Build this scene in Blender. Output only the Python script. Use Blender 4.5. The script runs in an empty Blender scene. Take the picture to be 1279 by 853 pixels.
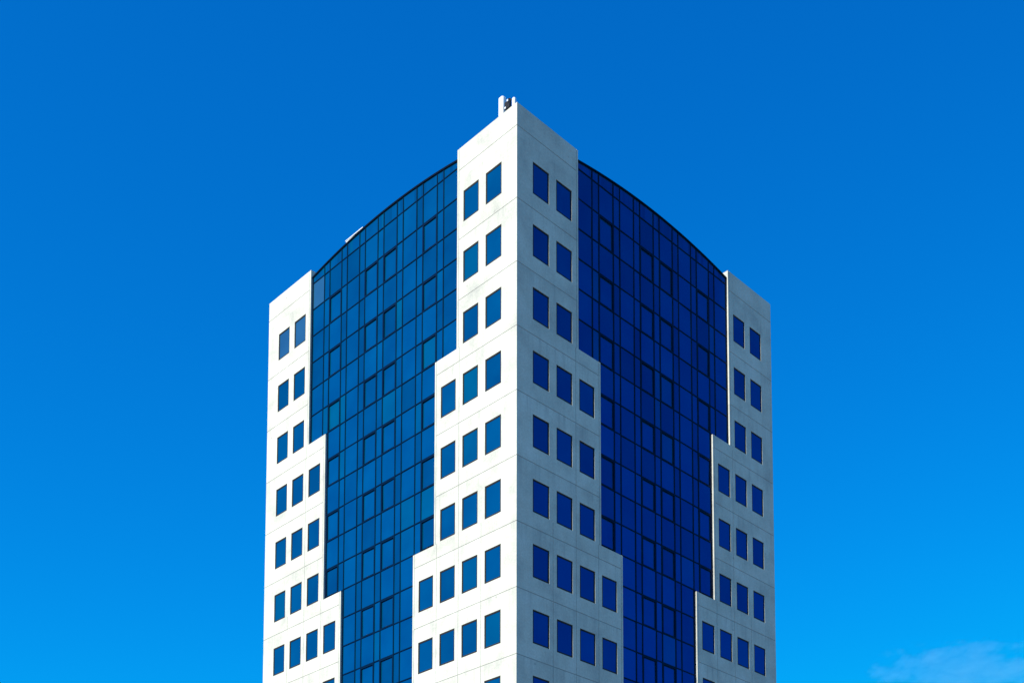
import bpy, bmesh, math, random
from mathutils import Vector, Matrix
random.seed(7)
scene = bpy.context.scene
COL = scene.collection
R = math.radians
CLOUD_DENSITY = 0.0013

# ------------------------------------------------------------------ sizes (metres)
H = 3.6                       # storey height
EYE = 1.65                    # camera height
PIT = 0.51311 * H             # bay width
LB = 13.01                    # bays along one face
L = LB * PIT
Z1 = 14.30424 * H + EYE       # head of the top row of windows
ZTOP = 15.063 * H + EYE       # top of the concrete walls
C0 = Vector((-0.24149 * H, 17.5152 * H))
YAW = 0.0013248
def rot2(x, y):
    s, c = math.sin(YAW), math.cos(YAW)
    return Vector((c * x - s * y, s * x + c * y))
q = math.sqrt(0.5)
DR, DL = rot2(q, q), rot2(-q, q)
C1, C3 = C0 + DR * L, C0 + DL * L
C2 = C1 + DL * L
W0, W1 = 0.654, 1.341         # a window's edges inside its bay (in bays)
WH = 0.512                    # window height (storeys)
ROWS = 15

class Face:
    """one side of the tower: u metres along it, z up, d metres inwards"""
    def __init__(s, o, b, flip):
        s.o, s.b, s.flip = o, b, flip
        n = Vector((-b.y, b.x))
        mid = (C0 + C2) / 2
        if n.dot(mid - (o + b * L / 2)) < 0: n = -n
        s.n = n
    def p(s, u, z, d=0.0):
        w = s.o + s.b * u + s.n * d
        return Vector((w.x, w.y, z))
FR = Face(C0, DR, False)
FL = Face(C0, DL, True)
BR = Face(C1, DL, False)      # the two rear sides
BL = Face(C3, DR, True)

# ------------------------------------------------------------------ materials
def mat(name):
    m = bpy.data.materials.new(name); m.use_nodes = True
    nt = m.node_tree
    return m, nt, nt.nodes['Principled BSDF']
def N(nt, t, **kw):
    n = nt.nodes.new(t)
    for k, v in kw.items():
        if k in n.inputs: n.inputs[k].default_value = v
        else: setattr(n, k, v)
    return n
def ramp(nt, stops):
    n = nt.nodes.new('ShaderNodeValToRGB')
    e = n.color_ramp.elements
    while len(e) < len(stops): e.new(0.5)
    for k, (p, c) in enumerate(stops):
        e[k].position = p; e[k].color = (c[0], c[1], c[2], 1)
    return n
def math_n(nt, op, a, b=None, c=None, clamp=False):
    n = nt.nodes.new('ShaderNodeMath'); n.operation = op; n.use_clamp = clamp
    for i, v in enumerate((a, b, c)):
        if v is None: continue
        if isinstance(v, (int, float)): n.inputs[i].default_value = v
        else: nt.links.new(v, n.inputs[i])
    return n.outputs[0]
def mixc(nt, f, a, b, blend='MIX'):
    n = nt.nodes.new('ShaderNodeMix'); n.data_type = 'RGBA'; n.blend_type = blend
    for sock, v in ((n.inputs[0], f), (n.inputs[6], a), (n.inputs[7], b)):
        if isinstance(v, (int, float)): sock.default_value = v
        elif isinstance(v, tuple): sock.default_value = (v[0], v[1], v[2], 1)
        else: nt.links.new(v, sock)
    return n.outputs[2]

def concrete():
    m, nt, b = mat('pale_concrete')
    L_ = nt.links.new
    uv = N(nt, 'ShaderNodeUVMap', uv_map='UVMap')
    sep = N(nt, 'ShaderNodeSeparateXYZ'); L_(uv.outputs[0], sep.inputs[0])
    # cloudy patches of the cast panels
    n1 = N(nt, 'ShaderNodeTexNoise', Scale=0.55, Detail=6.0, Roughness=0.62); L_(uv.outputs[0], n1.inputs['Vector'])
    c1 = ramp(nt, [(0.28, (0.45, 0.447, 0.395)), (0.50, (0.58, 0.575, 0.49)), (0.72, (0.66, 0.655, 0.575))])
    L_(n1.outputs[0], c1.inputs[0])
    # each panel was cast in its own batch
    mp = N(nt, 'ShaderNodeMapping'); mp.inputs['Scale'].default_value = (1 / (2 * PIT), 1 / H, 1)
    L_(uv.outputs[0], mp.inputs['Vector'])
    wn = N(nt, 'ShaderNodeTexWhiteNoise', noise_dimensions='2D')
    fl = N(nt, 'ShaderNodeVectorMath', operation='FLOOR'); L_(mp.outputs[0], fl.inputs[0]); L_(fl.outputs[0], wn.inputs['Vector'])
    batch = math_n(nt, 'MULTIPLY_ADD', wn.outputs['Value'], 0.10, 0.93)
    # fine grain
    n2 = N(nt, 'ShaderNodeTexNoise', Scale=9.0, Detail=5.0, Roughness=0.7); L_(uv.outputs[0], n2.inputs['Vector'])
    grain = math_n(nt, 'MULTIPLY_ADD', n2.outputs[0], 0.60, 0.70)
    # vertical rain streaks
    mp2 = N(nt, 'ShaderNodeMapping'); mp2.inputs['Scale'].default_value = (3.2, 0.16, 1)
    L_(uv.outputs[0], mp2.inputs['Vector'])
    n3 = N(nt, 'ShaderNodeTexNoise', Scale=1.0, Detail=4.0, Roughness=0.65); L_(mp2.outputs[0], n3.inputs['Vector'])
    r3 = ramp(nt, [(0.48, (0, 0, 0)), (0.72, (1, 1, 1))]); L_(n3.outputs[0], r3.inputs[0])
    # dirt that starts at a horizontal joint and fades downwards in runs
    zz = math_n(nt, 'SUBTRACT', Z1 - 0.757 * H, sep.outputs[1])
    fr = math_n(nt, 'FRACT', math_n(nt, 'DIVIDE', zz, H))
    fall = math_n(nt, 'SUBTRACT', 1.0, math_n(nt, 'MULTIPLY', fr, 2.6), clamp=True)
    streak = math_n(nt, 'MULTIPLY', r3.outputs[0], math_n(nt, 'MULTIPLY_ADD', fall, 0.75, 0.25))
    col = mixc(nt, 1.0, c1.outputs[0], grain, 'MULTIPLY')
    col = mixc(nt, 1.0, col, batch, 'MULTIPLY')
    col = mixc(nt, math_n(nt, 'MULTIPLY', streak, 0.50), col, (0.30, 0.31, 0.29))
    # patched lifting points and chips
    vo = N(nt, 'ShaderNodeTexVoronoi', Scale=0.62); L_(uv.outputs[0], vo.inputs['Vector'])
    chip = ramp(nt, [(0.030, (1, 1, 1)), (0.055, (0, 0, 0))]); L_(vo.outputs['Distance'], chip.inputs[0])
    col = mixc(nt, math_n(nt, 'MULTIPLY', chip.outputs[0], 0.45), col, (0.22, 0.21, 0.19))
    L_(col, b.inputs['Base Color'])
    b.inputs['Roughness'].default_value = 0.85
    b.inputs['Specular IOR Level'].default_value = 0.25
    bp = N(nt, 'ShaderNodeBump', Strength=0.35, Distance=0.012)
    L_(n2.outputs[0], bp.inputs['Height']); L_(bp.outputs[0], b.inputs['Normal'])
    return m

def glass(name, body, mirror, vary, fac=0.38, rough=0.02):
    """solar-control glass: a dyed blue body under a blue mirror coating, each pane with its own random tone"""
    m, nt, b = mat(name)
    L_ = nt.links.new
    g = N(nt, 'ShaderNodeNewGeometry')
    oi = N(nt, 'ShaderNodeObjectInfo')
    rnd = math_n(nt, 'FRACT', math_n(nt, 'ADD', g.outputs['Random Per Island'], oi.outputs['Random']))
    r = ramp(nt, [(0.0, (1 - vary,) * 3), (0.55, (1, 1, 1)), (0.90, (1.06, 1.06, 1.02)), (1.0, (1.3, 1.25, 1 - vary * .3))])
    L_(rnd, r.inputs[0])
    tc = N(nt, 'ShaderNodeTexCoord')
    no = N(nt, 'ShaderNodeTexNoise', Scale=0.8, Detail=1.0); L_(tc.outputs['Object'], no.inputs['Vector'])
    bp = N(nt, 'ShaderNodeBump', Strength=0.35, Distance=0.02)     # roller waves of toughened glass
    L_(no.outputs[0], bp.inputs['Height'])
    n2 = N(nt, 'ShaderNodeTexNoise', Scale=0.55, Detail=3.0); L_(tc.outputs['Object'], n2.inputs['Vector'])
    refl_grad = math_n(nt, 'MULTIPLY_ADD', n2.outputs[0], 0.60, 0.70)   # soft reflection gradients painted into the body colour
    df = N(nt, 'ShaderNodeBsdfDiffuse')
    col = mixc(nt, 1.0, mixc(nt, 1.0, body, r.outputs[0], 'MULTIPLY'), refl_grad, 'MULTIPLY')
    L_(col, df.inputs['Color'])
    gl = N(nt, 'ShaderNodeBsdfGlossy', Roughness=rough)
    L_(mixc(nt, 1.0, mirror, r.outputs[0], 'MULTIPLY'), gl.inputs['Color']); L_(bp.outputs[0], gl.inputs['Normal'])
    mx = N(nt, 'ShaderNodeMixShader'); mx.inputs[0].default_value = fac
    L_(df.outputs[0], mx.inputs[1]); L_(gl.outputs[0], mx.inputs[2])
    L_(mx.outputs[0], nt.nodes['Material Output'].inputs['Surface'])
    nt.nodes.remove(b)
    return m

def plain(name, col, rough=0.6, metal=0.0, var=0.12, scale=2.0, spec=0.5):
    m, nt, b = mat(name)
    tc = N(nt, 'ShaderNodeTexCoord')
    no = N(nt, 'ShaderNodeTexNoise', Scale=scale, Detail=4.0); nt.links.new(tc.outputs['Object'], no.inputs['Vector'])
    r = ramp(nt, [(0.3, tuple(c * (1 - var) for c in col)), (0.7, tuple(c * (1 + var) for c in col))])
    nt.links.new(no.outputs[0], r.inputs[0]); nt.links.new(r.outputs[0], b.inputs['Base Color'])
    b.inputs['Roughness'].default_value = rough; b.inputs['Metallic'].default_value = metal
    b.inputs['Specular IOR Level'].default_value = spec
    return m

M_CONC = concrete()
M_JOINT = plain('grey_joint_sealant', (0.29, 0.29, 0.27), 0.9)
M_GLASS = glass('blue_solar_glass', (0.0, 0.085, 0.184), (0.0, 0.045, 0.46), 0.22)
M_WGLASS = glass('blue_window_glass', (0.0, 0.082, 0.170), (0.0, 0.045, 0.42), 0.14)
M_PALE = glass('pale_glass', (0.022, 0.112, 0.180), (0.05, 0.12, 0.50), 0.04)  # paler glass; on the far-left top windows it paints in reflected cloud
M_MULL = plain('black_anodised_mullion', (0.0006, 0.010, 0.036), 0.4, spec=0.06)
M_FRAME = plain('dark_bronze_frame', (0.026, 0.022, 0.020), 0.5, spec=0.15)
M_CAP = plain('dark_coping_sheet', (0.001, 0.005, 0.016), 0.5, spec=0.06)
M_WHITE = plain('white_radome', (0.78, 0.79, 0.79), 0.45, var=0.03)
M_STEEL = plain('galvanised_steel', (0.33, 0.34, 0.35), 0.45, 0.7)
M_DARK = plain('dark_cable', (0.008, 0.009, 0.014), 0.6, spec=0.2)
M_RADIO = plain('grey_radio_housing', (0.010, 0.014, 0.026), 0.6)
M_SHEET = plain('white_sheet_metal', (0.72, 0.73, 0.72), 0.5, var=0.05)
M_ROOF = plain('grey_roof_felt', (0.16, 0.16, 0.155), 0.9)
M_CORE = plain('dark_interior', (0.02, 0.02, 0.022), 0.9)
M_GROUND = plain('pale_paving', (0.15, 0.128, 0.105), 0.9, var=0.25, scale=0.05)

# ------------------------------------------------------------------ mesh helpers
def link(name, bm, m, parent=None, smooth=False):
    me = bpy.data.meshes.new(name)
    bmesh.ops.recalc_face_normals(bm, faces=bm.faces) if not getattr(bm, 'keep', False) else None
    bm.to_mesh(me); bm.free()
    for k in (m if isinstance(m, (list, tuple)) else [m]): me.materials.append(k)
    if smooth:
        for p in me.polygons: p.use_smooth = True
    o = bpy.data.objects.new(name, me); COL.objects.link(o)
    return o
def tag(o, label, cat=None, group=None, kind=None):
    o['label'] = label
    if cat: o['category'] = cat
    if group: o['group'] = group
    if kind: o['kind'] = kind
    return o
def empty(name, loc):
    o = bpy.data.objects.new(name, None); COL.objects.link(o)
    o.location = loc; o.empty_display_size = 0.5
    return o
def hexa(bm, pts, mi=0):
    """8 corners: bottom ring then top ring"""
    v = [bm.verts.new(p) for p in pts]
    fs = []
    for idx in ((0, 3, 2, 1), (4, 5, 6, 7), (0, 1, 5, 4), (1, 2, 6, 5), (2, 3, 7, 6), (3, 0, 4, 7)):
        f = bm.faces.new([v[i] for i in idx]); f.material_index = mi; fs.append(f)
    return fs
def fbox(bm, F, u0, u1, z0, z1, d0, d1, mi=0):
    return hexa(bm, [F.p(u0, z0, d0), F.p(u1, z0, d0), F.p(u1, z0, d1), F.p(u0, z0, d1),
                     F.p(u0, z1, d0), F.p(u1, z1, d0), F.p(u1, z1, d1), F.p(u0, z1, d1)], mi)
def tube(bm, p0, p1, r, n=12, mi=0):
    p0, p1 = Vector(p0), Vector(p1)
    ax = (p1 - p0).normalized()
    a = ax.orthogonal().normalized(); b = ax.cross(a)
    ring = []
    for p in (p0, p1):
        ring.append([bm.verts.new(p + (a * math.cos(t) + b * math.sin(t)) * r) for t in (2 * math.pi * i / n for i in range(n))])
    for i in range(n):
        j = (i + 1) % n
        bm.faces.new((ring[0][i], ring[0][j], ring[1][j], ring[1][i])).material_index = mi
    bm.faces.new(ring[0][::-1]).material_index = mi; bm.faces.new(ring[1]).material_index = mi
def curve_tube(bm, pts, r, n=8):
    for a, b in zip(pts, pts[1:]): tube(bm, a, b, r, n)

# ------------------------------------------------------------------ the tower
tower = empty('office_tower', (C0.x, C0.y, 0))
tag(tower, 'tall white concrete office tower with stepped corner piers and arched dark blue glass walls', 'building')

T = 0.45                      # thickness of the concrete walls
REVEAL = 0.020
STEPS = [2.53, 5.53, 8.53, 11.53]
def edge(r):
    """width of the solid concrete at one end of a face, in bays"""
    n = sum(r > s for s in STEPS)
    return (2.625, 3.625, 4.625, 5.625, LB / 2)[n]
def zr(r): return Z1 - r * H
R_TOP = (Z1 - ZTOP) / H
R_BOT = Z1 / H
JW = 0.0056                   # half width of a joint, in storeys
JU = JW * H / PIT
HJ = [-0.396] + [k + 0.757 for k in range(ROWS)]
def cell(u, r, windows=True):
    """depth of the wall at (u bays, r storeys below the top window heads); None = no wall"""
    if u < 0 or u > LB or r < R_TOP or r > R_BOT: return None
    v = u if u < LB / 2 else LB - u
    e = edge(r)
    if v > e: return None
    n = math.floor(r)
    if windows and n >= 0 and n < ROWS and r - n < WH:
        k = math.floor(v - W0 + 1e-9)
        if k >= 0 and v - W0 - k < W1 - W0 and W1 + k < e: return 0.14
    if e < LB / 2 and abs(v - (e - 0.075)) < JU: return 0.011
    if e == LB / 2 or v < e - 0.075:
        if any(abs(r - j) < JW for j in HJ): return 0.011
    for j, r0 in ((1.4975, 5.53), (2.4975, 2.53), (3.4975, 5.53), (4.4975, 8.53), (5.4975, 11.53)):
        if r > r0 and abs(v - j) < JU * 0.8: return 0.011
    return 0.0
def cell_plain(u, r):
    if u < 0 or u > LB or r < R_TOP or r > R_BOT: return None
    if any(abs(r - j) < JW for j in HJ): return 0.011
    return 0.0
us = {0.0, LB, LB / 2}
for k in range(6): us |= {W0 + k, W1 + k}
for j in (1.4975, 2.4975, 3.4975, 4.4975, 5.4975): us |= {j - JU * 0.8, j + JU * 0.8}
for e in (2.625, 3.625, 4.625, 5.625): us |= {e, e - 0.075 - JU, e - 0.075 + JU}
us = sorted(us | {LB - u for u in us})
rs = {R_TOP, R_BOT} | set(STEPS)
for n in range(ROWS): rs |= {float(n), n + WH}
for j in HJ: rs |= {j - JW, j + JW}
rs = sorted(rs)

def wall_grid(bm, F, ulist, fn, keep, uoff):
    uvl = bm.loops.layers.uv.get('UVMap') or bm.loops.layers.uv.new('UVMap')
    cache = {}
    def V(i, j, d):
        key = (i, j, round(d, 4))
        if key not in cache:
            u = ulist[i] * PIT
            if i == 0: u += d                                   # mitre at the tower's corners
            if i == len(ulist) - 1: u -= d
            cache[key] = bm.verts.new(F.p(u, zr(rs[j]), d))
        return cache[key]
    def quad(vs, uvs, mi=0):
        if F.flip: vs, uvs = vs[::-1], uvs[::-1]
        f = bm.faces.new(vs)
        f.material_index = mi
        for lp, t in zip(f.loops, uvs): lp[uvl].uv = t
    nu, nr = len(ulist) - 1, len(rs) - 1
    D = [[fn((ulist[i] + ulist[i + 1]) / 2, (rs[j] + rs[j + 1]) / 2) for j in range(nr)] for i in range(nu)]
    for i in range(nu):
        for j in range(nr):
            d = D[i][j]
            if d is None or not keep((ulist[i] + ulist[i + 1]) / 2): continue
            uv = lambda a, b: (ulist[a] * PIT + uoff, zr(rs[b]))
            quad([V(i, j + 1, d), V(i + 1, j + 1, d), V(i + 1, j, d), V(i, j, d)],
                 [uv(i, j + 1), uv(i + 1, j + 1), uv(i + 1, j), uv(i, j)], 1 if 0 < d < .1 else 0)
            for di, dj in ((1, 0), (-1, 0), (0, 1), (0, -1)):
                a, b = i + di, j + dj
                if a < 0 or a >= nu: continue                   # mitred corner: the next face goes on
                e = T if (b < 0 or b >= nr) else D[a][b]
                if e is None: e = T
                if b >= nr or e <= d + 1e-6: continue
                if di == 1: pr = ((i + 1, j + 1), (i + 1, j))
                elif di == -1: pr = ((i, j), (i, j + 1))
                elif dj == 1: pr = ((i, j + 1), (i + 1, j + 1))
                else: pr = ((i + 1, j), (i, j))
                (p0, p1) = pr
                quad([V(*p0, d), V(*p0, e), V(*p1, e), V(*p1, d)] if dj == 0 else [V(*p0, e), V(*p1, e), V(*p1, d), V(*p0, d)],
                     [uv(*p0), uv(*p0), uv(*p1), uv(*p1)])
def part(name, bm, m, parent=None, smooth=False):
    o = link(name, bm, m, None, smooth)
    o.parent = parent or tower
    # a thing stands at its base point, its parts keep world coordinates
    if o.parent.parent is None: o.matrix_parent_inverse = Matrix.Translation(o.parent.location).inverted()
    return o

bm = bmesh.new()
wall_grid(bm, FR, us, cell, lambda u: u < LB / 2, 0.0)
wall_grid(bm, FL, us, cell, lambda u: u < LB / 2, 50.3)
corner_wall = part('wall', bm, [M_CONC, M_JOINT])
corner_wall['label'] = 'stepped white concrete corner pier nearest the viewer'
plain_us = [0.0, 2.5, 4.5, LB / 2, LB - 4.5, LB - 2.5, LB]
for F, B, off, side in ((FR, BR, 91.7, 'right'), (FL, BL, 140.9, 'left')):
    bm = bmesh.new()
    wall_grid(bm, F, us, cell, lambda u: u > LB / 2, off)
    wall_grid(bm, B, plain_us, cell_plain, lambda u: True, off + 25)
    w = part('wall', bm, [M_CONC, M_JOINT])
    w['label'] = 'stepped concrete pier at the %s end of the tower' % side

# punched windows ------------------------------------------------------------------
def window_meshes(F, k, n, far):
    v0, v1 = (W0 + k) * PIT, (W1 + k) * PIT
    u0, u1 = (L - v1, L - v0) if far else (v0, v1)
    z1, z0 = zr(n), zr(n + WH)
    fw, d0, d1 = 0.080, REVEAL, 0.125
    fr = bmesh.new()
    e = 0.002
    fbox(fr, F, u0 + e, u0 + fw, z0 + e, z1 - e, d0, d1); fbox(fr, F, u1 - fw, u1 - e, z0 + e, z1 - e, d0, d1)
    fbox(fr, F, u0 + fw, u1 - fw, z0 + e, z0 + fw + .012, d0 + .001, d1); fbox(fr, F, u0 + fw, u1 - fw, z1 - fw, z1 - e, d0 + .001, d1)
    pn = bmesh.new()
    ta, tb = random.gauss(0, .004), random.gauss(0, .004)       # panes never sit perfectly in plane
    dd = d0 + 0.020
    for (uu0, uu1, zz0, zz1) in ((u0 + fw - .01, u1 - fw + .01, z0 + fw + .004, z1 - fw + .01),):
        v = []
        for (uu, zz, s, t) in ((uu0, zz0, -1, -1), (uu1, zz0, 1, -1), (uu1, zz1, 1, 1), (uu0, zz1, -1, 1)):
            v.append((uu, zz, dd + s * ta * .6 + t * tb * .9))
        hexa(pn, [F.p(*v[0]), F.p(*v[1]), F.p(v[1][0], v[1][1], d1 - .005), F.p(v[0][0], v[0][1], d1 - .005),
                  F.p(*v[3]), F.p(*v[2]), F.p(v[2][0], v[2][1], d1 - .005), F.p(v[3][0], v[3][1], d1 - .005)])
    return fr, pn
rest_f, rest_p = bmesh.new(), bmesh.new()
def absorb(dst, src):
    me = bpy.data.meshes.new('tmp'); src.to_mesh(me); src.free(); dst.from_mesh(me); bpy.data.meshes.remove(me)
for F in (FL, FR):
    for far in (False, True):
        for n in range(ROWS):
            cnt = 2 + min(4, sum(n + .2 > s for s in STEPS))
            for k in range(cnt):
                fr, pn = window_meshes(F, k, n, far)
                if n < 8 or (n == 8 and k == (3 if far else 0)):
                    w = part('window', fr, M_FRAME)
                    part('pane', pn, M_PALE if (F is FL and far and n == 0) else M_WGLASS, w)  # top far-left panes: cloud reflection put in as a paler glass colour
                else:
                    absorb(rest_f, fr); absorb(rest_p, pn)
w = part('window', rest_f, M_FRAME); w['kind'] = 'stuff'
p = part('pane', rest_p, M_WGLASS, w); p['kind'] = 'stuff'

# glazed walls ------------------------------------------------------------------
GD = 0.14                     # the glazing stands this far behind the concrete
MD = 0.105                    # face of the mullions
MW = 0.031                    # half width of a mullion
ARCH0, ARCHS = 14.912 * H + EYE, 0.165 * H
def arch(u):                  # underside of the coping at u bays
    t = (u - LB / 2) / (LB / 2 - 2.625)
    return ARCH0 + ARCHS * (1 - t * t)
def glass_pane(bm, F, u0, u1, zb, zt, d, d2, mi=0, tilt=0.003):
    """u in bays; zt may be 'arch'"""
    a, b = random.gauss(0, tilt), random.gauss(0, tilt)
    n = 5 if zt == 'arch' else 1
    for i in range(n):
        x0, x1 = u0 + (u1 - u0) * i / n, u0 + (u1 - u0) * (i + 1) / n
        t0, t1 = (arch(x0), arch(x1)) if zt == 'arch' else (zt, zt)
        A = lambda s, t: d + a * s + b * t
        s0, s1 = (-1 if i == 0 else -1 + 2 * i / n), -1 + 2 * (i + 1) / n
        fs = hexa(bm, [F.p(x0 * PIT, zb, A(s0, -1)), F.p(x1 * PIT, zb, A(s1, -1)), F.p(x1 * PIT, zb, d2), F.p(x0 * PIT, zb, d2),
                       F.p(x0 * PIT, t0, A(s0, 1)), F.p(x1 * PIT, t1, A(s1, 1)), F.p(x1 * PIT, t1, d2), F.p(x0 * PIT, t0, d2)], mi)
VENT_BAYS = (3, 5, 6, 8)
for F in (FL, FR):
    mull = bmesh.new(); panes = bmesh.new(); special = None; vents = []
    # the vertical lines of the grid, in bays
    lines = []
    for k in range(0, 12): lines += [W0 + k, W1 + k]
    # rows of half a storey: row i spans r = i/2 .. (i+1)/2 ; i = -1 is the arched top strip
    for i in range(-2, 24):
        r0, r1 = i * .5, (i + 1) * .5
        top_strip = (i == -2)
        zb, zt = zr(r1), ('arch' if top_strip else zr(r0))
        e = edge((r0 + r1) / 2)
        if e >= LB / 2: continue
        lo, hi = e, LB - e
        cuts = [lo] + [x for x in lines if lo + 0.02 < x < hi - 0.02] + [hi]
        pz = 0.0
        for a, b in zip(cuts, cuts[1:]):
            mid = (a + b) / 2
            k = math.floor(mid - W0)
            wide = (mid - W0 - k) < (W1 - W0)
            if b - a < 0.06: continue
            if wide and i >= 0 and i % 2 == 0 and k in VENT_BAYS:
                vents.append((a, b, zb, zt)); continue
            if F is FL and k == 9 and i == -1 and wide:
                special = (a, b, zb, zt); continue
            glass_pane(panes, F, a, b, zb + .004, zt if zt == 'arch' else zt - .004, GD, GD + .05)
        # transom along the top of this row (mullions run past it, 3 mm proud)
        if not top_strip:
            segs = list(zip(cuts, cuts[1:]))
            for a, b in segs:
                fbox(mull, F, a * PIT + MW * .9, b * PIT - MW * .9, zt - MW, zt + MW, MD + .004, GD + .06)
        # mullions
        for x in cuts:
            z_hi = arch(x) if top_strip else zt
            w_ = MW if x not in (lo, hi) else MW * 2.0
            o_ = 0 if x not in (lo, hi) else (w_ + .004 if x == lo else -w_ - .004)
            fbox(mull, F, x * PIT - w_ + o_, x * PIT + w_ + o_, zb, z_hi, MD, GD + .07)
    # bottom rail of the glazing and rails on top of the steps
    for s, e in ((2.5, 2.625), (5.5, 3.625), (8.5, 4.625)):
        for a, b in ((e, e + 1), (LB - e - 1, LB - e)):
            fbox(mull, F, a * PIT + .004, b * PIT - .004, zr(s) - 0.103, zr(s) - MW - .003, 0.075, GD + .065)
    cw = part('curtain_wall', mull, M_MULL)
    cw['label'] = 'arched glazed wall on the %s side' % ('sunlit left' if F is FL else 'shaded right')
    part('glazing', panes, M_GLASS, cw)
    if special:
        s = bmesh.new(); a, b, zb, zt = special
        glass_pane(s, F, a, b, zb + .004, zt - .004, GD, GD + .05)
        part('glazing', s, M_PALE, cw)['label'] = 'pale pane at the far left edge of the glass wall'
    for a, b, zb, zt in vents:
        v = bmesh.new()
        u0, u1 = a * PIT + MW + .003, b * PIT - MW - .003
        z0, z1 = zb + MW + .003, zt - MW - .003
        fw, df = 0.055, 0.112
        fbox(v, F, u0, u0 + fw, z0, z1, df, GD + .1); fbox(v, F, u1 - fw, u1, z0, z1, df, GD + .1)
        fbox(v, F, u0 + fw, u1 - fw, z0, z0 + fw * .8, df + .002, GD + .1); fbox(v, F, u0 + fw, u1 - fw, z1 - fw * 1.5, z1, df + .002, GD + .1)
        # the pane sits deeper in its sash
        ta, tb = random.gauss(0, .004), random.gauss(0, .004)
        dd = GD + .035
        pts = [(u0 + fw - .005, z0 + fw * .8 - .005, dd - ta - tb), (u1 - fw + .005, z0 + fw * .8 - .005, dd + ta - tb),
               (u1 - fw + .005, z1 - fw * 1.5 + .005, dd + ta + tb), (u0 + fw - .005, z1 - fw * 1.5 + .005, dd - ta + tb)]
        f = v.faces.new([v.verts.new(F.p(*p_)) for p_ in pts]); f.material_index = 1
        # sill stop and handle
        um = (u0 + u1) / 2
        fbox(v, F, um - .06, um + .06, z0 + .012, z0 + .034, df - .018, df + .001, 2)
        part('opening_window', v, [M_MULL, M_GLASS, M_FRAME], cw)
    # arched coping
    cap = bmesh.new(); NS = 40; prev = None
    lo, hi = 2.625, LB - 2.625
    for i in range(NS + 1):
        x = lo + (hi - lo) * i / NS
        u = x * PIT + (0.004 if i == 0 else -0.004 if i == NS else 0)
        z = arch(x)
        ring = [cap.verts.new(F.p(u, z + dz, d)) for d, dz in ((0.075, -.01), (0.075, .05), (0.068, .05), (0.068, .085), (0.5, .095), (0.5, -.01))]
        if prev:
            for j in range(6):
                cap.faces.new((prev[j], prev[(j + 1) % 6], ring[(j + 1) % 6], ring[j]))
        else: cap.faces.new(ring)
        prev = ring
    cap.faces.new(prev[::-1])
    part('coping', cap, M_CAP, cw)

# roof deck and dark inside
bm = bmesh.new()
def inset_ring(d, z):
    c = (C0 + C2) / 2
    return [bm.verts.new(Vector((*(c + (p - c) * (1 - d / (L / 2))), z))) for p in (C0, C1, C2, C3)]
a = inset_ring(0.40, ZTOP - 1.1); b_ = inset_ring(0.40, ZTOP - 0.75)
bm.faces.new(a[::-1]); bm.faces.new(b_)
for i in range(4): bm.faces.new((a[i], a[(i + 1) % 4], b_[(i + 1) % 4], b_[i]))
part('roof', bm, M_ROOF)
bm = bmesh.new()
a = inset_ring(0.43, 0.1); b_ = inset_ring(0.43, ZTOP - 1.15)
bm.faces.new(a[::-1]); bm.faces.new(b_)
for i in range(4): bm.faces.new((a[i], a[(i + 1) % 4], b_[(i + 1) % 4], b_[i]))
part('interior', bm, M_CORE)

# ------------------------------------------------------------------ things on the roof
ROOFZ = ZTOP - 0.75
def rounded_panel(bm, F, u0, u1, z0, z1, d0, d1, rad=0.05, n=5):
    """a radome: rounded front corners, slightly domed top"""
    prof = []
    for i in range(n + 1):
        t = math.pi / 2 * i / n; prof.append((u0 + rad - rad * math.cos(t), d0 + rad - rad * math.sin(t)))
    for i in range(n + 1):
        t = math.pi / 2 * i / n; prof.append((u1 - rad + rad * math.sin(t), d0 + rad - rad * math.cos(t)))
    prof += [(u1, d1), (u0, d1)]
    um, dm = (u0 + u1) / 2, (d0 + d1) / 2
    rings = []
    for z, s in ((z0, .97), (z0 + .02, 1), (z1 - .03, 1), (z1, .95)):
        rings.append([bm.verts.new(F.p(um + (u - um) * s, z, dm + (d - dm) * s)) for u, d in prof])
    m = len(prof)
    for a, b in zip(rings, rings[1:]):
        for i in range(m): bm.faces.new((a[i], a[(i + 1) % m], b[(i + 1) % m], b[i]))
    bm.faces.new(rings[0][::-1]); bm.faces.new(rings[-1])

def antenna(F, u0, u1, d0, dep, ztop, h, label, group):
    um = (u0 + u1) / 2
    base = F.p(um, ROOFZ, d0 + dep + .16)
    t = empty('panel_antenna', base)
    tag(t, label, 'antenna', group)
    bm = bmesh.new(); rounded_panel(bm, F, u0, u1, ztop - h, ztop, d0, d0 + dep, min(.11, dep * .46))
    part('radome', bm, M_WHITE, t)
    bm = bmesh.new(); pz = F.p(um, 0, d0 + dep + .16)
    tube(bm, (pz.x, pz.y, ROOFZ), (pz.x, pz.y, ztop - .12), .032)
    pole = part('pole', bm, M_STEEL, t)
    bm = bmesh.new(); fbox(bm, F, um - .14, um + .14, ROOFZ, ROOFZ + .02, d0 + dep + .02, d0 + dep + .30)
    part('base_plate', bm, M_STEEL, pole)
    for zz in (ztop - .28, ztop - h + .22):
        bm = bmesh.new(); fbox(bm, F, um - .05, um + .05, zz - .04, zz + .04, d0 + dep - .002, d0 + dep + .20)
        part('bracket', bm, M_STEEL, t)
    bm = bmesh.new()
    curve_tube(bm, [F.p(um + .06, ztop - h + .01, d0 + dep * .5), F.p(um + .07, ztop - h - .10, d0 + dep * .6),
                    F.p(um + .05, ztop - h - .14, d0 + dep + .05), F.p(um + .045, ROOFZ + .03, d0 + dep + .12)], .012)
    part('cable', bm, M_DARK, t)
antenna(FL, 1.895, 2.285, 0.72, .25, ZTOP + 1.99, 2.0, 'tall white panel antenna above the top corner of the tower, wider one on the left', 'panel antennas on the roof corner')
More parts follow.
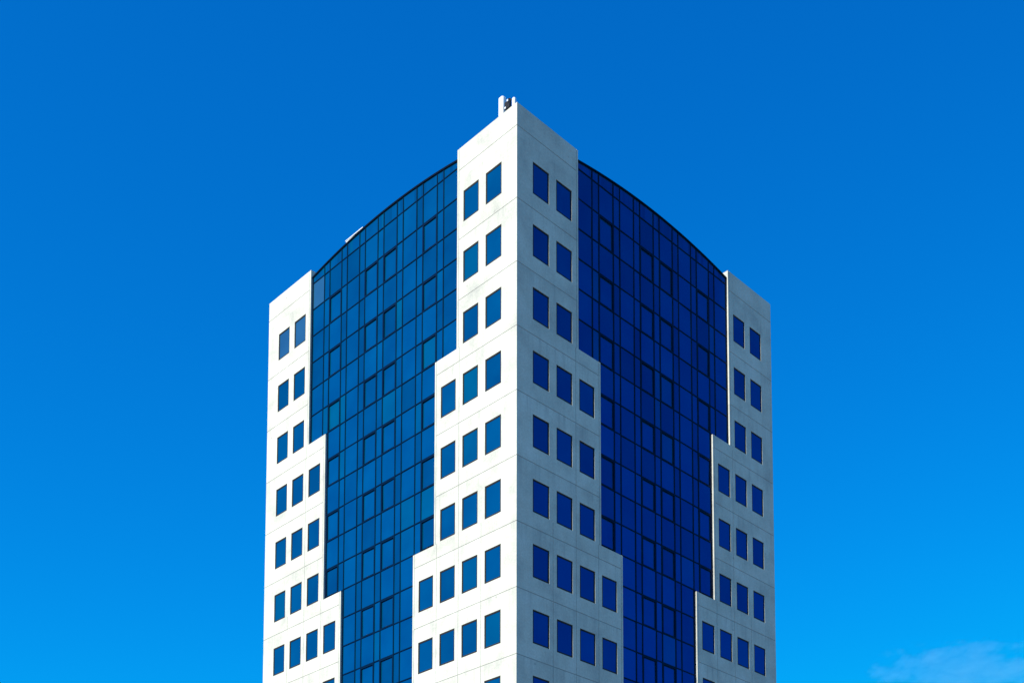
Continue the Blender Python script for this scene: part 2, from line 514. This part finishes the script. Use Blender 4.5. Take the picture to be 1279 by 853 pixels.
antenna(FL, 0.99, 1.20, 0.74, .15, ZTOP + 1.36, 1.4, 'short narrow white panel antenna close to the roof corner, right of the dark mast', 'panel antennas on the roof corner')

# dark mast with radio units between them
UM, DM = 1.52, 0.95
mz = ZTOP + 1.66
t = empty('radio_mast', FL.p(UM, ROOFZ, DM))
tag(t, 'dark steel mast with radio boxes and cables between the two white antennas', 'mast')
bm = bmesh.new(); tube(bm, FL.p(UM, ROOFZ, DM), FL.p(UM, mz, DM), .045); part('pole', bm, M_DARK, t)
bm = bmesh.new(); fbox(bm, FL, UM - .15, UM + .15, ROOFZ, ROOFZ + .02, DM - .15, DM + .15); part('base_plate', bm, M_STEEL, t)
for (uu, zz, hh, ww) in ((UM + .03, ZTOP + 1.22, .42, .36), (UM - .06, ZTOP + .70, .46, .34)):
    bm = bmesh.new(); fbox(bm, FL, uu - ww / 2, uu + ww / 2, zz - hh / 2, zz + hh / 2, DM - .22, DM - .05)
    for i in range(6):
        uf = uu - ww / 2 + ww * (i + .5) / 6
        fbox(bm, FL, uf - .008, uf + .008, zz - hh / 2 + .02, zz + hh / 2 - .02, DM - .25, DM - .221)
    part('radio_box', bm, M_RADIO, t)
for zz, rr in ((ZTOP + 1.46, .15), (ZTOP + 1.28, .11)):
    bm = bmesh.new()
    pts = [FL.p(UM + rr * math.cos(a_), zz + rr * math.sin(a_), DM - .10 - .02 * math.sin(2 * a_)) for a_ in (2 * math.pi * i / 16 for i in range(17))]
    curve_tube(bm, pts, .032); part('cable_loop', bm, M_DARK, t)
for uu, zz in ((UM - .08, ZTOP + 1.36), (UM + .10, ZTOP + 1.02)):
    bm = bmesh.new(); fbox(bm, FL, uu - .045, uu + .045, zz - .05, zz + .05, DM - .31, DM - .255); part('connector', bm, M_WHITE, t)
for s in (-1, 1):
    bm = bmesh.new()
    curve_tube(bm, [FL.p(UM + s * .09, ZTOP + 1.3, DM - .09), FL.p(UM + s * .13, ZTOP + .8, DM - .12), FL.p(UM + s * .07, ZTOP + .3, DM - .06), FL.p(UM + s * .06, ROOFZ + .1, DM)], .017)
    part('cable', bm, M_DARK, t)
bm = bmesh.new(); tube(bm, FL.p(UM - .24, ZTOP + 1.52, DM - .02), FL.p(UM + .24, ZTOP + 1.52, DM - .02), .022); part('cross_arm', bm, M_STEEL, t)

# white ventilation unit behind the left arch
ub0, ub1, ud, uz = 14.90, 16.72, 0.9, ZTOP + 1.19
t = empty('ventilation_unit', FL.p((ub0 + ub1) / 2, ROOFZ, ud + .6))
tag(t, 'low white metal ventilation unit peeking over the left arched glass wall', 'ventilation unit')
bm = bmesh.new(); fbox(bm, FL, ub0 + .03, ub1 - .03, ROOFZ + .12, uz - .05, ud + .03, ud + 1.2); part('housing', bm, M_SHEET, t)
bm = bmesh.new(); fbox(bm, FL, ub0, ub1, uz - .05, uz, ud, ud + 1.23); part('lid', bm, M_SHEET, t)
for s in (ub0 + .15, ub1 - .25):
    bm = bmesh.new(); fbox(bm, FL, s, s + .10, ROOFZ, ROOFZ + .12, ud + .1, ud + 1.1); part('foot', bm, M_STEEL, t)
bm = bmesh.new()
for i in range(9): fbox(bm, FL, ub0 + .25, ub1 - .25, uz - .9 + i * .08, uz - .87 + i * .08, ud + .012, ud + .029)
part('grille', bm, M_STEEL, t)

# ------------------------------------------------------------------ ground
bm = bmesh.new()
ringp = None
NG = 64
cen = bm.verts.new((0, 0, 0))
for rad in (60, 200, 800, 3000, 9000):
    ring = [bm.verts.new((rad * math.cos(2 * math.pi * i / NG), rad * math.sin(2 * math.pi * i / NG), 0)) for i in range(NG)]
    for i in range(NG):
        j = (i + 1) % NG
        if ringp: bm.faces.new((ringp[i], ringp[j], ring[j], ring[i]))
        else: bm.faces.new((cen, ring[i], ring[j]))
    ringp = ring
g = link('ground', bm, M_GROUND)
g['kind'] = 'structure'; g['label'] = 'pale paved ground around the foot of the tower'

# ------------------------------------------------------------------ a wisp of cloud, 3 km off
def view_dir(px, py):
    """direction of a spot of sky, given by its place in a 1279 px wide picture"""
    x, z = (px - 665.853) / 1547.74, -(py - 1256.96) / 1547.74
    a = 0.0798487
    return Vector((x, math.cos(a) - z * math.sin(a), math.sin(a) + z * math.cos(a))).normalized()
from mathutils import noise as mnoise
bm = bmesh.new()
bmesh.ops.create_icosphere(bm, subdivisions=5, radius=1.0)
for v in bm.verts:
    d = v.co.normalized()
    k = 1 + 0.30 * mnoise.fractal(d * 1.6 + Vector((3.1, .4, 7.7)), 1.0, 2.0, 5)
    v.co = Vector((d.x * 235 * k, d.y * 45 * k, d.z * 84 * k))
m = bpy.data.materials.new('cloud_vapour'); m.use_nodes = True; nt = m.node_tree
nt.nodes.remove(nt.nodes['Principled BSDF'])
tc = N(nt, 'ShaderNodeTexCoord')
mp = N(nt, 'ShaderNodeMapping'); mp.inputs['Scale'].default_value = (1 / 235, 1 / 45, 1 / 84)
nt.links.new(tc.outputs['Object'], mp.inputs['Vector'])
ln = N(nt, 'ShaderNodeVectorMath', operation='LENGTH'); nt.links.new(mp.outputs[0], ln.inputs[0])
ms = N(nt, 'ShaderNodeMapping'); ms.inputs['Scale'].default_value = (0.014, 0.004, 0.045); ms.inputs['Rotation'].default_value = (0, R(9), 0)
nt.links.new(tc.outputs['Object'], ms.inputs['Vector'])
nz = N(nt, 'ShaderNodeTexNoise', Scale=1.0, Detail=7.0, Roughness=0.66); nt.links.new(ms.outputs[0], nz.inputs['Vector'])
fal = math_n(nt, 'SUBTRACT', 1.05, ln.outputs['Value'], clamp=True)
den = math_n(nt, 'MULTIPLY', math_n(nt, 'SUBTRACT', math_n(nt, 'MULTIPLY_ADD', fal, 0.75, math_n(nt, 'MULTIPLY_ADD', nz.outputs[0], 2.0, -0.5)), 0.68, clamp=True), 5.0, clamp=True)
sc_ = N(nt, 'ShaderNodeVolumeScatter'); sc_.inputs['Color'].default_value = (1, 1, 1, 1)
nt.links.new(math_n(nt, 'MULTIPLY', den, CLOUD_DENSITY), sc_.inputs['Density'])
nt.links.new(sc_.outputs[0], nt.nodes['Material Output'].inputs['Volume'])
cl = link('cloud', bm, m)
cl.location = Vector((0, 0, EYE)) + view_dir(1206, 840) * 3000
tag(cl, 'faint thin white wisp of cloud low in the blue sky right of the tower', 'cloud')

# ------------------------------------------------------------------ camera
cd = bpy.data.cameras.new('camera'); cam = bpy.data.objects.new('camera', cd); COL.objects.link(cam)
cam.location = (0, 0, EYE)
cam.rotation_euler = (R(90) + 0.0798487, 0, 0)
cd.sensor_fit = 'HORIZONTAL'; cd.sensor_width = 36.0
cd.lens = 1547.74 / 1279 * 36.0
cd.shift_x = -(665.853 - 639.5) / 1279
cd.shift_y = (1256.96 - 426.5) / 1279
cd.clip_start = 0.1; cd.clip_end = 30000
scene.camera = cam

# ------------------------------------------------------------------ light
SUN_EL = R(38)
SUN_DIR = Vector((-0.7002, -0.7140))                      # towards the sun, seen from above
az = math.atan2(SUN_DIR.x, SUN_DIR.y)                 # from +Y, clockwise
sv = Vector((math.sin(az) * math.cos(SUN_EL), math.cos(az) * math.cos(SUN_EL), math.sin(SUN_EL)))
sd = bpy.data.lights.new('sun', 'SUN'); sun = bpy.data.objects.new('sun', sd); COL.objects.link(sun)
sun.rotation_euler = sv.to_track_quat('Z', 'Y').to_euler()
sun.location = (-60, -40, 90)
sd.energy = 4.4; sd.angle = R(0.5); sd.color = (1.0, 0.955, 0.87)

world = bpy.data.worlds.new('World'); scene.world = world; world.use_nodes = True
nt = world.node_tree
bg = nt.nodes['Background']; bg.inputs['Strength'].default_value = 0.12
SKY_GRADE = ((0.004, 1.0, 0.5), (0.612, 1.19, 2.5), (1.52, 0.80, 5.0))
sky = nt.nodes.new('ShaderNodeTexSky'); sky.sky_type = 'NISHITA'; sky.sun_disc = False
sky.sun_elevation = SUN_EL; sky.sun_rotation = az
sky.altitude = 300; sky.air_density = 1.0; sky.dust_density = 0.05; sky.ozone_density = 3.0
# the photograph's deep, saturated blue: each channel of the sky has its own contrast
sp = nt.nodes.new('ShaderNodeSeparateColor'); cb = nt.nodes.new('ShaderNodeCombineColor')
nt.links.new(sky.outputs[0], sp.inputs[0])
for i, (k, g_, top) in enumerate(SKY_GRADE):
    v = math_n(nt, 'MULTIPLY', math_n(nt, 'POWER', sp.outputs[i], g_), k)
    nt.links.new(math_n(nt, 'SMOOTH_MIN', v, top, top * .3), cb.inputs[i])
nt.links.new(cb.outputs[0], bg.inputs['Color'])

vs = scene.view_settings
scene.display_settings.display_device = 'sRGB'
vs.view_transform = 'Standard'; vs.look = 'None'; vs.exposure = 0.68; vs.gamma = 1.0; vs.use_curve_mapping = False
scene.render.engine = 'CYCLES'
scene.cycles.use_denoising = True
scene.cycles.max_bounces = 6
scene.cycles.volume_step_rate = 0.35
